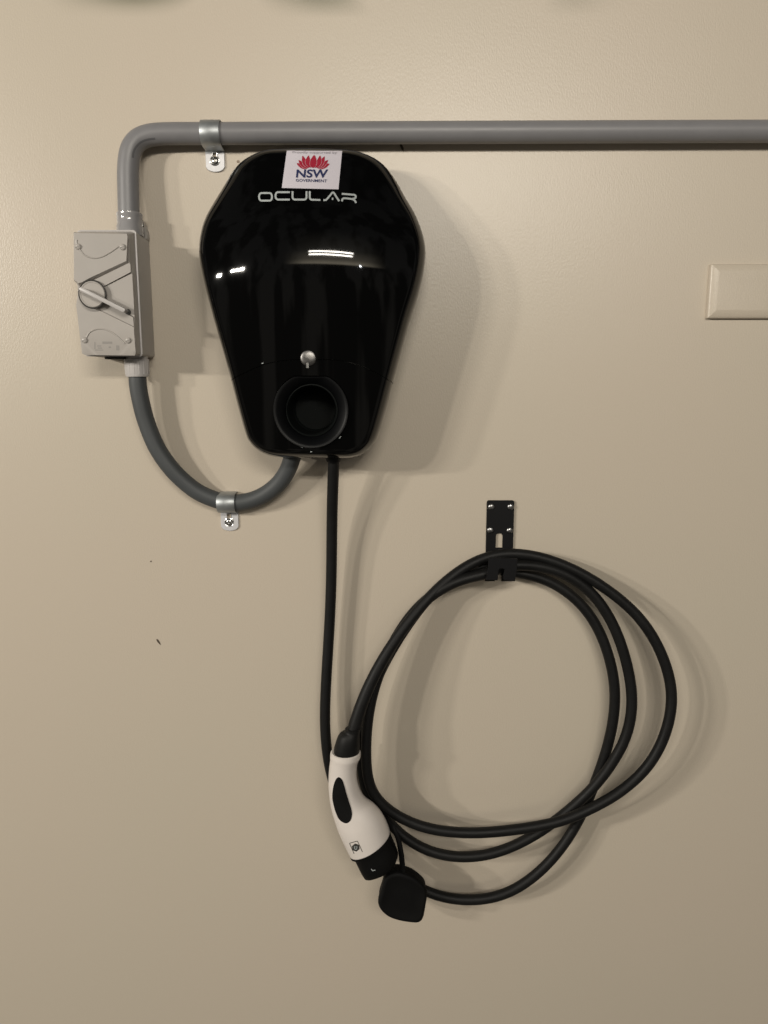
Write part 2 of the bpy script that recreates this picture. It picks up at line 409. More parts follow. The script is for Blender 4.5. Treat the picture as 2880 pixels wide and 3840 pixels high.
# ------------------------------------------------------------ half saddles
def saddle(tabx0, tabx1, tab_end, pipe_c, pr, screw, label, S=1, parity=''):
    """strap: hooks over the pipe and ends in a round tab with a keyhole slot screwed to the wall"""
    xa, xb = U(tabx0, screw[1], .001).x, U(tabx1, screw[1], .001).x
    zc, dc = pipe_c; r = pr+.0014
    root = thing('pipe_saddle', label, 'pipe clamp', U(*screw, .0), 'galvanised saddles holding the grey conduits')
    prof = []
    prof.append((zc+r*1.0, .0015)); prof.append((zc+r*1.02, dc*.6))
    for a in range(0, 181, 12):
        aa = R(90-a); prof.append((zc+r*math.sin(aa), dc+r*math.cos(aa)))
    prof.append((zc-r*1.0, dc*.6)); prof.append((zc-r*1.02, .0045)); prof.append((zc-r*1.12, .0022)); prof.append((zc-r*1.25, .0016))
    # ribbon of thickness th
    th = .0011; V, F = [], []; n_ = len(prof)
    xs = [xa, xa+.0006, (xa+xb)/2, xb-.0006, xb]; ex = [-.0004, 0, 0, 0, -.0004]
    nor = []
    for i in range(n_):
        p0 = prof[max(i-1, 0)]; p1 = prof[min(i+1, n_-1)]; tz, td = p1[0]-p0[0], p1[1]-p0[1]; L = math.hypot(tz, td)
        nor.append((-td/L, tz/L))   # (z,d)
    for sgn in (0, 1):
        for i in range(n_):
            for x, q in zip(xs, ex):
                k = (th if sgn else 0)+(q if sgn else 0)
                V.append((x, -(prof[i][1]-nor[i][1]*k), prof[i][0]-nor[i][0]*k))
    m5 = 5; off = n_*m5
    for s_ in (0, off):
        for i in range(n_-1):
            for k in range(m5-1): F.append((s_+i*m5+k, s_+i*m5+k+1, s_+(i+1)*m5+k+1, s_+(i+1)*m5+k))
    for i in range(n_-1):
        F.append((i*m5, (i+1)*m5, off+(i+1)*m5, off+i*m5)); F.append((i*m5+4, (i+1)*m5+4, off+(i+1)*m5+4, off+i*m5+4))
    for i in (0, n_-1):
        for k in range(m5-1): F.append((i*m5+k, i*m5+k+1, off+i*m5+k+1, off+i*m5+k))
    pobj('strap', (V, F), M_zinc, root, angle=40)
    zt_, ze = zc-r*1.02, U(screw[0], tab_end, .001).z; sc = U(*screw, .001); hw = (xb-xa)/2; xc = (xa+xb)/2
    poly = [(xa, zt_), (xa, ze+.006)] + [(xc-hw*.93*math.cos(R(a)), ze+.0055-.0055*math.sin(R(a))) for a in range(10, 171, 16)] + [(xb, ze+.006), (xb, zt_)]
    # keyhole: round hole round the screw with a slot going up
    kr = .0060; sw = .0028
    hole = [(sc.x+sw*-1, sc.z+.0115)] + [(sc.x-sw, sc.z+.0053)] + [(sc.x+kr*math.cos(R(a)), sc.z+kr*math.sin(R(a))) for a in range(120, 421, 20)] + [(sc.x+sw, sc.z+.0053), (sc.x+sw, sc.z+.0115)]
    pobj('tab', prism(poly, .0002, .0024, [hole], .0005), M_zincpale, root, angle=30)
    rim = [(p[0], -.0024, p[1]) for p in hole]
    pobj('slot_rim', tube(rim+[rim[0]], .00045, 8, False), M_chrome, root)
    s = pobj('screw', lathe((sc.x, sc.z), [(.0053, .0003), (.0053, .0016), (.0047, .0018), (.0042, .0030), (.0032, .0038), (.0020, .0041), (.0018, .0028), (.00002, .0028)], 24), M_chrome, root, angle=40)
    return root
def pipe_at(x, y, d): p = U(x, y, d*mm); return (p.z, d*mm)
saddle(772, 843, 646, pipe_at(800, 501, 17), .0130, (807, 604), 'silver half saddle over the horizontal grey conduit, screwed to the wall above the charger')
saddle(829, 895, 1990, pipe_at(860, 1885, 14), .0112, (860.5, 1957), 'silver half saddle at the bottom of the dark grey flexible conduit loop')

# ------------------------------------------------------------ flexible conduit loop
fp = [(516, 1395, 27), (517, 1440, 27), (527, 1500, 26), (548, 1580, 24), (588, 1678, 22), (645, 1760, 20), (710, 1822, 17), (770, 1859, 15), (850, 1884, 14), (925, 1880, 15), (990, 1856, 18), (1043, 1815, 22), (1076, 1768, 27), (1094, 1722, 32), (1102, 1690, 35)]
fpath = crom([U(x, y, d*mm) for x, y, d in fp], 8)
flex = thing('flexible_conduit', 'dark grey flexible conduit curving from the isolator up into the charger base', 'conduit', fpath[60])
pobj('flexible_tube', tube(fpath, .0112, 28), M_flex, flex, angle=60)

# ------------------------------------------------------------ isolator switch
O2, S2 = (240, 760), 3.16
def W2(x, y, d): return U(O2[0]+x/S2, O2[1]+y/S2, d)
XR = (W2(1035, 1100, .003).x); XL = W2(130, 1100, .076).x - .001
ZT = W2(1000, 425, .003).z; ZB = W2(1070, 1838, .003).z
iso = thing('isolator_switch', 'pale grey plastic isolator switch with a slanted rotary lever, left of the charger', 'isolator switch', ((XL+XR)/2, 0, ZB))
pobj('base_box', rbox(XL, XR, ZB, ZT, [(0, .0004), (.003, 0), (.050, .0006), (.0525, .0012)], .004), M_box, iso, angle=40)
pobj('seal_rib', rbox(XL-.0004, XR+.0006, ZB-.0004, ZT+.0004, [(.0512, .0008), (.0516, 0), (.0532, 0), (.0536, .0008)], .004), M_gland, iso, angle=40)
FR = [(112, 348), (752, 362), (772, 385), (772, 720), (812, 830), (842, 1380), (830, 1500), (852, 1795), (838, 1812), (235, 1806), (212, 1785), (142, 1215), (160, 1110), (160, 965), (116, 925)]
fr_w = PX(FR, .0715, O2, S2)
# lid side: from the rib rectangle to the front outline
def resamp(poly, n_):
    P = [np.array(p) for p in poly]; L = [0]
    for i in range(len(P)): L.append(L[-1]+np.linalg.norm(P[(i+1) % len(P)]-P[i]))
    out = []
    for k in range(n_):
        s_ = L[-1]*k/n_; i = max(j for j in range(len(P)) if L[j] <= s_); u = (s_-L[i])/(L[i+1]-L[i]); out.append(tuple(P[i]*(1-u)+P[(i+1) % len(P)]*u))
    return out
cx_, cz_ = (XL+XR)/2, (ZT+ZB)/2
def to_rect(p, ins):
    x, z = p; return (min(max(x, XL+ins), XR-ins), min(max(z, ZB+ins), ZT-ins))
fro = resamp(PX(FR, .0712, O2, S2), 96)
def to_edge(p, ins):
    vx, vz = p[0]-cx_, p[1]-cz_; k = min(abs((XR-XL)/2-ins)/max(abs(vx), 1e-6), abs((ZT-ZB)/2-ins)/max(abs(vz), 1e-6)); return (cx_+vx*k, cz_+vz*k)
def mixp(a, b_, u): return (a[0]*(1-u)+b_[0]*u, a[1]*(1-u)+b_[1]*u)
lr = [[(x, -d_, z) for x, z in (mixp(to_edge(p, .0012), p, u) for p in fro)] for d_, u in ((.0525, 0), (.0550, .12), (.0700, .97), (.0708, .985))]
lr.append([(x, -.0712, z) for x, z in (mixp(p, (cx_, cz_), .012) for p in fro)])
lidv = loft(lr, True, False)
v2_, f2_ = tri2d([(p[0], p[2]) for p in lr[-1]])
lidv = join(lidv, ([(x, -.0712, z) for x, z in v2_], f2_))
pobj('lid', lidv, M_box, iso, angle=30)
def step_panel(top, base, d):
    T, B_ = PX(top, d, O2, S2), PX(base, .0708, O2, S2)
    T2 = PX(top, d, O2, S2); c_ = np.mean(np.array(T), 0)
    Tm = [tuple(np.array(p)+(np.array(b_)-np.array(p))*.12) for p, b_ in zip(T, B_)]
    rings = [[(x, -.0706, z) for x, z in B_], [(x, -(d-.0004), z) for x, z in Tm]]
    V_, F_ = loft(rings, False, False); rt = [(x, -d, z) for x, z in T]
    k_ = len(V_); V_ += [Vector(p) for p in rt]; n_ = len(T)
    F_ += [(k_-n_+i, k_-n_+(i+1) % n_, k_+(i+1) % n_, k_+i) for i in range(n_)]
    v_, f_ = tri2d([tuple(p) for p in T]); m2 = len(V_); V_ += [Vector((x, -d, z)) for x, z in v_]; F_ += [tuple(i+m2 for i in q) for q in f_]
    return pobj('lid_panel', (V_, F_), M_box, iso, angle=25)
step_panel([(122, 358), (744, 372), (752, 395), (738, 690), (300, 893), (215, 942), (172, 955), (162, 944), (124, 916)],
           [(112, 348), (752, 362), (768, 388), (768, 738), (330, 942), (215, 1000), (172, 975), (160, 955), (116, 925)], .0795)
step_panel([(330, 930), (775, 712), (786, 735), (790, 822), (470, 990), (400, 1060), (300, 1000)],
           [(322, 926), (780, 706), (795, 735), (802, 846), (480, 1010), (400, 1075), (290, 1000)], .0768)
step_panel([(470, 1004), (800, 840), (808, 850), (836, 1352), (508, 1178), (400, 1100)],
           [(466, 1000), (806, 836), (820, 850), (842, 1374), (500, 1195), (395, 1105)], .0751)
step_panel([(330, 1222), (400, 1100), (508, 1184), (820, 1362), (826, 1464), (345, 1228)],
           [(322, 1226), (395, 1100), (508, 1180), (836, 1362), (832, 1484), (330, 1240)], .0735)
def W2p(pts, d): return [W2(x, y, d) for x, y in pts]
pobj('rib', tube(crom(W2p([(150, 440), (152, 490)], .0795)+W2p([(190, 560), (250, 625), (350, 656), (450, 640), (560, 580), (645, 520)], .0795), 6), .0010, 10), M_box, iso)
pobj('rib', tube(crom(W2p([(265, 1600), (310, 1532), (400, 1496), (500, 1507), (600, 1560), (720, 1670)], .0712), 6), .0010, 10), M_box, iso)
# knob
kc = W2(335, 1085, .08); kr = .0153
kprof = [(kr, .0708), (kr, .0803), (kr-.0006, .0809), (kr-.0014, .0809), (kr-.0020, .0804), (.00005, .0804)]
ring_ = [(kc.x+(kr+.0009)*math.cos(R(a)), -.0797, kc.z+(kr+.0009)*math.sin(R(a))) for a in range(0, 360, 6)]
pobj('knob_gap', tube(ring_+[ring_[0], ring_[1]], .0008, 8, False), M_dark, iso)
pobj('knob', lathe((kc.x, kc.z), kprof, 48), M_box, iso, angle=35)
# lever
la, lb = W2(205, 1025, .090), W2(700, 1272, .090)
ax = (lb-la).normalized(); pr_ = Vector((-ax.z, 0, ax.x)).normalized()
def leverring(d, hw, ext):
    out = []
    for k in range(9): a = R(90+180*k/8); out.append(la - ax*0 + ax*(math.cos(a)*(hw+ext)) + pr_*(math.sin(a)*hw))
    for k in range(9): a = R(-90+180*k/8); out.append(lb + ax*(math.cos(a)*(hw+ext)) + pr_*(math.sin(a)*hw))
    return [(p.x, -d, p.z) for p in out]
pobj('lever', loft([leverring(.0765, .0022, 0), leverring(.0885, .0022, 0), leverring(.0895, .0025, 0), leverring(.0906, .0023, 0), leverring(.0910, .0015, -.0006)]), M_gland, iso, angle=40)
ec = W2(752, 1292, .078); pobj('lever_stop', lathe((ec.x, ec.z), [(.0034, .0716), (.0034, .0770), (.0026, .0776), (.00003, .0776)], 20), M_dark, iso, angle=40)
for (x, y) in ((170, 522), (697, 527), (246, 1630), (762, 1632)):
    zz_ = .0795 if y < 1000 else .0712; c = W2(x, y, zz_); s = dome(c, .0037, .0022, M_box, 'screw', iso)
    pobj('slot', loft([[(c.x+sx*.0028, -zz_-.0021-q, c.z+sz*.0004+sx*.001) for sx, sz in ((-1, -1), (1, -1), (1, 1), (-1, 1))] for q in (-.0006, .00025)]), M_print, s, smooth=False)
lp = [o for o in C.objects if o.name == 'lid']; lb_ = bvh_of(*lp)
for x0, x1, y0, y1 in ((455, 572, 1645, 1674), (530, 556, 1702, 1722), (618, 655, 1690, 1750), (395, 440, 1690, 1705), (400, 450, 1715, 1730), (370, 465, 1740, 1752), (360, 372, 1650, 1735)):
    r_ = 3
    ps = [(O2[0]+x/S2, O2[1]+y/S2) for x, y in ((x0, y0), (x1, y0+2), (x1, y1), (x0, y1))]
    decal(lb_, ps, [(0, 1, 2, 3)], .0001, 'printed_mark', M_print, iso)
# top sleeve and bottom gland
g0 = U(486, 800, .026); g1 = U(488, 885, .027)
def ringsalong(a, b_, prof, n_=32, facet=0):
    ax_ = (b_-a).normalized(); u_ = Vector((0, -1, 0)); u_ = (u_-ax_*u_.dot(ax_)).normalized(); s_ = ax_.cross(u_); L = (b_-a).length; out = []
    for t_, r_ in prof:
        out.append([a+ax_*(t_*L)+u_*(r_*(1+facet*(k % 2))*math.cos(2*math.pi*k/n_))+s_*(r_*(1+facet*(k % 2))*math.sin(2*math.pi*k/n_)) for k in range(n_)])
    return out
pobj('sleeve', loft(ringsalong(g0, g1, [(0, .0132), (0, .0150), (.04, .0158), (.16, .0158), (.2, .0154), (.55, .0155), (.6, .0162), (1, .0162)])), M_clear, iso, angle=30)
g0 = U(511, 1338, .027); g1 = U(516, 1413, .027)
pobj('gland', loft(ringsalong(g0, g1, [(-.15, .0138), (.1, .0138), (.12, .0152), (.92, .0146), (1, .0138), (1, .0112)], 30, .018)), M_gland, iso, angle=50)
for k in range(-3, 6):
    a = R(-20+k*24)
    u0 = Vector((math.sin(a)*.0149, -math.cos(a)*.0149, 0))
    pobj('grip_rib', tube([g0*.85+g1*.15+u0, g0*.12+g1*.88+u0*.97], .0007, 6), M_gland, iso)
lug = [(516, 826), (530, 822), (544, 846), (553, 880), (552, 898), (516, 898)]
pobj('mounting_lug', prism(PX(lug, .01), .001, .012, (), .001), M_box, iso, angle=30)
c = U(533, 846, .012); dome(c, .0034, .0028, M_chrome, 'screw', iso)
c = W2(520, 1815, .065)
pobj('underside_disc', loft([[(c.x+.013*math.cos(2*math.pi*k/24), -.040+.010*math.sin(2*math.pi*k/24), ZB-q) for k in range(24)] for q in (-.001, .0030, .0034)]), M_dark, iso, angle=40)  # small dark disc on the underside of the box

# ------------------------------------------------------------ charger
OL = [(1006, 565), (955, 579.5), (909.6, 605), (875.6, 641), (841.6, 699), (807.7, 757), (779, 809), (762, 858), (754, 908), (753, 956), (759.5, 1003), (773.6, 1064), (788, 1120), (813, 1210.7), (839, 1301), (870, 1412), (895.5, 1511), (926.6, 1622), (943.6, 1657), (972, 1685), (1006, 1703), (1045, 1711.5),
      (1100, 1714), (1160, 1715), (1210, 1716), (1270, 1716.5), (1318, 1715), (1357, 1704), (1385.6, 1682), (1408, 1653), (1424, 1616), (1448, 1535), (1479, 1420), (1510, 1307), (1538.6, 1205), (1566, 1120), (1582, 1058), (1592, 1003), (1596, 951), (1591, 903), (1577, 854), (1555.6, 803), (1521.6, 745), (1493, 692), (1453.6, 635), (1414, 600), (1363, 577), (1312, 566.5), (1240, 563), (1160, 562), (1075, 562.5)]
RIM = .045
ol = crom([(p.x, p.z) for p in (U(x, y, RIM) for x, y in OL)], 5, True)
ol = [tuple(p) for p in ol]; OLN = np.array(ol)
cenx = U(1176, 1000, .11).x
ky = [(566, 66), (610, 75), (660, 85), (710, 94), (770, 104), (835, 110.5), (900, 114.2), (970, 116), (1040, 115.8), (1190, 112), (1400, 105), (1600, 99), (1716, 96)]
kz = [(U(1176, y, d*mm).z, d*mm) for y, d in ky]; kz.sort()
zz = np.linspace(kz[0][0]-.03, kz[-1][0]+.03, 800); hh = np.interp(zz, [k[0] for k in kz], [k[1] for k in kz])
ker = np.exp(-.5*(np.arange(-60, 61)/20.)**2); ker /= ker.sum(); hp = np.pad(hh, 60, 'edge'); hh = np.convolve(hp, ker, 'valid')
def poly_dist(x, z):
    P = OLN; Q = np.roll(OLN, -1, 0); d = Q-P; v = np.array((x, z))-P
    t_ = np.clip((v*d).sum(1)/(d*d).sum(1), 0, 1); w_ = v-d*t_[:, None]; return math.sqrt((w_**2).sum(1).min())
D0 = .0125
def depth(x, z):
    d = min(poly_dist(x, z)/D0, 1); e_ = math.sqrt(max(0, 1-(1-d)**2.2)) if d < 1 else 1
    H = float(np.interp(z + .7*(x-cenx)**2, zz, hh)) - (x-cenx+.005)**2/(2*.26)
    return RIM + e_*(H-RIM)
def dnormal(x, z, h=.0006):
    gx = (depth(x+h, z)-depth(x-h, z))/(2*h); gz = (depth(x, z+h)-depth(x, z-h))/(2*h)
    v = Vector((-gx, -1, -gz)); v = Vector((-gx, -1, -gz)); return v.normalized()
cob = U(1176, 1716, 0)
chg = thing('wall_charger', 'glossy black teardrop wall charger with a government sticker and round plug holder', 'ev charger', (cenx, 0, cob.z))
def surf(name, outer, holes, m, doff=0.0, step=.0045, rimtest=True):
    xs = [p[0] for p in outer]; zs = [p[1] for p in outer]; ex = []
    for ins in (.0004, .0012, .0026, .0046, .0075, .011, .015, .0195, .0245, .030):
        c_ = np.array((cenx, (min(OLN[:, 1])+max(OLN[:, 1]))/2))
        P = OLN; T = np.roll(P, -1, 0)-np.roll(P, 1, 0); T /= np.linalg.norm(T, axis=1)[:, None]; Nn = np.stack((-T[:, 1], T[:, 0]), 1)
        area_ = (P[:, 0]*np.roll(P[:, 1], -1)-np.roll(P[:, 0], -1)*P[:, 1]).sum()
        if area_ < 0: Nn = -Nn
        for q in P+Nn*ins:
            if inside(outer, *q) and not any(inside(h, *q) for h in holes) and abs(poly_dist(*q)-ins) < 1e-4:
                if all((q[0]-a)**2+(q[1]-b_)**2 > .0007**2 for h in [outer]+list(holes) for a, b_ in h[::2]): ex.append(tuple(q))
    x = min(xs)
    while x < max(xs):
        z = min(zs)
        while z < max(zs):
            if inside(outer, x, z) and poly_dist(x, z) > .031 and not any(inside(h, x, z) for h in holes): ex.append((x, z))
            z += step
        x += step
    v, f = tri2d(outer, holes, ex)
    V = [(x, -(depth(x, z)+doff), z) for x, z in v]
    N = []
    for x, z in v:
        pd = poly_dist(x, z)
        if pd < .0003:
            i = int(((OLN-np.array((x, z)))**2).sum(1).argmin()); tg = OLN[(i+1) % len(OLN)]-OLN[i-1]; tg = tg/np.linalg.norm(tg); nn = np.array((tg[1], -tg[0]))
            if (nn*(np.array((x, z))-np.array((cenx, cz0)))).sum() < 0: nn = -nn
            N.append(Vector((nn[0], 0, nn[1])))
        else: N.append(dnormal(x, z, min(.0006, pd*.4)))
    F = []
    for t3 in f:
        a, b_, c_ = (Vector(V[i]) for i in t3)
        F.append(t3 if (b_-a).cross(c_-a).y < 0 else t3[::-1])
    return mesh_obj(name, V, F, m, chg, True, None, N)
cz0 = (OLN[:, 1].min()+OLN[:, 1].max())/2
# seam: photo points (crop 4)
seam_px = [(800, 1452), (860, 1420), (915, 1396), (960, 1377), (1010, 1361), (1070, 1352), (1130, 1349), (1190, 1349), (1250, 1350), (1300, 1356), (1363, 1376), (1410, 1397), (1460, 1426), (1540, 1475)]
seam = [tuple(p) for p in crom([(p.x, p.z) for p in (U(x, y, .104) for x, y in seam_px)], 6)]
def clip_side(poly, above, gap):
    sx = np.array([p[0] for p in seam]); sz = np.array([p[1] for p in seam]) + (gap if above else -gap)
    f = lambda x: float(np.interp(x, sx, sz))
    out = []; n_ = len(poly); ins = lambda p: (p[1] > f(p[0])) == above
    for i in range(n_):
        a, b_ = poly[i], poly[(i+1) % n_]; ia, ib = ins(a), ins(b_)
        if ia: out.append(a)
        if ia != ib:
            lo, hi = 0., 1.
            for _ in range(40):
                m_ = (lo+hi)/2; p = (a[0]+(b_[0]-a[0])*m_, a[1]+(b_[1]-a[1])*m_)
                if ins(p) == ia: lo = m_
                else: hi = m_
            p = (a[0]+(b_[0]-a[0])*lo, a[1]+(b_[1]-a[1])*lo); out.append(p)
            if ia:   # leaving: walk along the seam to the re-entry
                # find entry point
                j = (i+1) % n_
                while ins(poly[j]) == False: j = (j+1) % n_
                a2, b2 = poly[j-1], poly[j]
                lo2, hi2 = 0., 1.
                for _ in range(40):
                    m_ = (lo2+hi2)/2; q = (a2[0]+(b2[0]-a2[0])*m_, a2[1]+(b2[1]-a2[1])*m_)
                    if ins(q): hi2 = m_
                    else: lo2 = m_
                q = (a2[0]+(b2[0]-a2[0])*hi2, a2[1]+(b2[1]-a2[1])*hi2)
                x0, x1 = p[0], q[0]; N_ = 60
                out += [(x0+(x1-x0)*k/N_, f(x0+(x1-x0)*k/N_)) for k in range(1, N_)]
    return out
up_poly = clip_side(ol, True, .0004); lo_poly = clip_side(ol, False, .0004)
hc = U(1166, 1540, .101); HR = .0455
def dring(r, n_=72, cl=.90): return [(hc.x+r*math.cos(2*math.pi*k/n_), hc.z+min(r*math.sin(2*math.pi*k/n_), cl*r)) for k in range(n_)]
front = surf('front_cover', up_poly, [], M_gloss)
lower = surf('lower_cover', lo_poly, [dring(HR+.0006)], M_gloss)
# edge returns along the seam
def fold(poly_pts, name):
    V, F = [], []
    for i, (x, z) in enumerate(poly_pts):
        d_ = depth(x, z); V += [(x, -d_, z), (x, -(d_-.004), z)]
    for i in range(len(poly_pts)-1): F.append((2*i, 2*i+1, 2*i+3, 2*i+2))
    return pobj(name, (V, F), M_satin, chg, angle=None)
xs_ = np.linspace(OLN[:, 0].min()+.018, OLN[:, 0].max()-.018, 90); sx = np.array([p[0] for p in seam]); szz = np.array([p[1] for p in seam])
for g, nm in ((.0004, 'seam_edge'), (-.0004, 'seam_edge')):
    fold([(x, float(np.interp(x, sx, szz))+g) for x in xs_ if inside(ol, x, float(np.interp(x, sx, szz)))], nm)
# shell behind the covers: skirt to the wall
def offs(ins):
    P = OLN; T = np.roll(P, -1, 0)-np.roll(P, 1, 0); T /= np.linalg.norm(T, axis=1)[:, None]; Nn = np.stack((-T[:, 1], T[:, 0]), 1)
    if (P[:, 0]*np.roll(P[:, 1], -1)-np.roll(P[:, 0], -1)*P[:, 1]).sum() < 0: Nn = -Nn
    return P+Nn*ins
rings = [[(x, -d_, z) for x, z in offs(i_)] for d_, i_ in ((.0455, .0006), (.045, 0), (.041, .0003), (.035, .0010), (.033, .0030), (.031, .0034), (.014, .0045), (.001, .0050))]
pobj('back_shell', loft(rings, False, False), M_gloss, chg, angle=50)
# liner behind the seam
v, f = tri2d([tuple(p) for p in offs(.012)], [dring(HR+.0006)])
lin, lf = refine(v, f, .012)
pobj('liner', ([(x, -(depth(x, z)-.004), z) for x, z in lin], lf), M_dark, chg, angle=None)
# plug holder
dh = depth(hc.x, hc.z)
def dl(prof, n_=72):
    rg = [[(hc.x+r*math.cos(2*math.pi*k/n_), -d_, hc.z+min(r*math.sin(2*math.pi*k/n_), cl*r)) for k in range(n_)] for r, d_, cl in prof]
    return rg
pobj('holder_bezel', loft(dl([(HR, dh-.008, .9), (HR, dh-.0004, .9), (HR-.0007, dh+.0002, .9), (HR-.0020, dh+.0001, .91), (HR-.0045, dh-.0010, .93), (HR-.009, dh-.0065, .96), (HR-.0125, dh-.0095, 1), (HR-.0135, dh-.0125, 1)]), False, False), M_satin, chg, angle=45)
pobj('holder_ring', loft(dl([(HR-.0132, dh-.014, 1), (HR-.0138, dh-.0108, 1), (HR-.0150, dh-.0104, 1), (HR-.0160, dh-.0120, 1), (HR-.0163, dh-.030, 1), (HR-.0175, dh-.060, 1)]), False, False), M_pit, chg, angle=45)
pobj('holder_socket', loft(dl([(HR-.0174, dh-.056, 1), (HR-.0185, dh-.057, 1), (HR-.020, dh-.0605, 1), (.0001, dh-.0605, 1)]), False, False), M_pit, chg, angle=40)
cb = bvh_of(front, lower)
# lock
lk = hit(cb, 1156.5, 1343, 0); ln = -.0
M_lock = mat('brushed_lock', (.17, .165, .16), .36, metal=1)
n_l = M_lock.node_tree; tg_ = n_l.nodes.new('ShaderNodeTangent'); tg_.direction_type = 'RADIAL'; tg_.axis = 'Y'
n_l.links.new(tg_.outputs[0], n_l.nodes['Principled BSDF'].inputs['Tangent']); n_l.nodes['Principled BSDF'].inputs['Anisotropic'].default_value = .35
lock = pobj('lock', lathe((lk.x, lk.z), [(.0096, -lk.y-.002), (.0096, -lk.y+.0016), (.0090, -lk.y+.0024), (.0082, -lk.y+.0028), (.0040, -lk.y+.0034), (.00003, -lk.y+.0036)], 48), M_lock, chg, angle=50)
pobj('key_tab', loft([[(lk.x+sx*.0014-.0008, lk.y-q, lk.z-.0085+sz*.0030) for sx, sz in ((-1, -1), (1, -1), (1, 1), (-1, 1))] for q in (.0, .0030, .0034)]), M_chrome, lock, smooth=False)
for x, y, L_, a_ in ((1131, 1676, 9, 25), (1167, 1694, 7, 0), (1275, 1640, 11, -50), (985, 1362, 7, -20)):
    a_ = R(a_); dx, dy = math.cos(a_)*L_/2, math.sin(a_)*L_/2
    sv, sf = stroke([(x-dx, y-dy), (x-dx*.3, y-dy*.3), (x+dx*.3, y+dy*.3), (x+dx, y+dy)], 3.2); decal(cb, sv, sf, .0003, 'pale_fleck', M_letter, chg)  # short pale strokes laid on the covers
# seam glint strip is left to the light

# lettering OCULAR
O6, S6 = (900, 540), 3.318
def c6(pts): return [(O6[0]+x/S6, O6[1]+y/S6) for x, y in pts]
def arc(cx, cy, rx, ry, a0, a1, n_=8): return [(cx+rx*math.cos(R(a0+(a1-a0)*k/n_)), cy-ry*math.sin(R(a0+(a1-a0)*k/n_))) for k in range(n_+1)]
letters = [
 (arc(372, 660, 27, 47, -90, 90)+arc(265, 660, 27, 47, 90, 270), True),
 ([(622, 602), (540, 602)]+arc(472, 648, 30, 46, 90, 270)+[(540, 694), (620, 694)], False),
 ([(654, 590), (654, 650)]+arc(684, 662, 30, 32, 180, 270, 6)+[(740, 694)]+arc(800, 662, 28, 32, 270, 360, 6)+[(828, 640), (828, 590)], False),
 ([(868, 590), (868, 650)]+arc(896, 664, 28, 32, 180, 270, 6)+[(950, 697), (1000, 699)], False),
 ([(1038, 700), (1070, 700), (1110, 655), (1148, 608), (1158, 604), (1168, 610), (1200, 662), (1234, 714)], False),
 ([(1152, 672), (1152, 698)], False),
 ([(1266, 622), (1340, 628), (1410, 634)]+arc(1412, 658, 28, 24, 80, -70, 7)+[(1400, 682)], False),
 ([(1268, 716), (1272, 690), (1292, 676), (1340, 680), (1400, 688), (1428, 706), (1444, 736)], False)]
def resample(P, step, closed):
    P = [np.array(p, float) for p in P]
    if closed: P = P+[P[0]]
    out = []
    for a, b_ in zip(P[:-1], P[1:]):
        m_ = max(1, int(np.linalg.norm(b_-a)/step)); out += [a+(b_-a)*k/m_ for k in range(m_)]
    if not closed: out.append(P[-1])
    return [tuple(p) for p in out]
for k, (p, cl) in enumerate(letters):
    q = resample(c6(p), 2.2, cl); sv, sf = stroke(q, 6.9 if k != 5 else 5.5, cl); decal(cb, sv, sf, .00035, 'letter', M_letter, chg)

# sticker
Q = [(1076, 566), (1283, 567), (1269, 711), (1057, 705.5)]
n1, n2 = 24, 20
sv = [quadmap(Q, i/n1, 1-j/n2) for j in range(n2+1) for i in range(n1+1)]
sf = [(j*(n1+1)+i, j*(n1+1)+i+1, (j+1)*(n1+1)+i+1, (j+1)*(n1+1)+i) for j in range(n2) for i in range(n1)]
top = [hit(cb, x, y, .0005, .05) for x, y in sv]; bot = [hit(cb, x, y, .00012, .05) for x, y in sv]
N_ = len(top); F = list(sf)+[tuple(i+N_ for i in q[::-1]) for q in sf]
edge = [i for i in range(n1+1)]+[j*(n1+1)+n1 for j in range(1, n2+1)]+[n2*(n1+1)+i for i in range(n1-1, -1, -1)]+[j*(n1+1) for j in range(n2-1, 0, -1)]
for a, b_ in zip(edge, edge[1:]+edge[:1]): F.append((a, b_, b_+N_, a+N_))
stk = pobj('sticker', (top+bot, F), M_sticker, chg, angle=50)
def text_decal(s, quad, off, m, name, bold, step=6, spacing=1.0):
    v, f = text2d(s, bold, spacing); p = [quadmap(quad, a, b_) for a, b_ in v]; p, f = refine(p, f, step)
    return decal(cb, p, f, off, name, m, stk)
text_decal('NSW', c6([(707, 322), (1098, 322), (1086, 428), (697, 424)]), .0008, M_navy, 'printed_text', .028)
text_decal('GOVERNMENT', c6([(697, 440), (1084, 448), (1080, 484), (695, 474)]), .0008, M_navy, 'printed_text', .016)
text_decal('Proudly supported by', c6([(655, 96), (1205, 100), (1203, 134), (652, 128)]), .0008, M_gprint, 'printed_text', .0)
def leaf(base, tip, wd, bend=0, n_=10):
    b0, t0 = np.array(base, float), np.array(tip, float); a_ = t0-b0; L = np.linalg.norm(a_); a_ /= L; nn = np.array((-a_[1], a_[0]))
    l, r = [], []
    for k in range(n_+1):
        u = k/n_; w_ = wd*(math.sin(math.pi*min(1, u**.8*.93+.07))**.75) if u < 1 else 0; c_ = b0+a_*L*u+nn*bend*math.sin(math.pi*u)
        l.append(c_+nn*w_/2); r.append(c_-nn*w_/2)
    V = []; F = []
    for a, b_ in zip(l, r): V += [tuple(a), tuple((a+b_)/2), tuple(b_)]
    for k in range(n_): F += [(3*k, 3*k+1, 3*k+4, 3*k+3), (3*k+1, 3*k+2, 3*k+5, 3*k+4)]
    return V, F
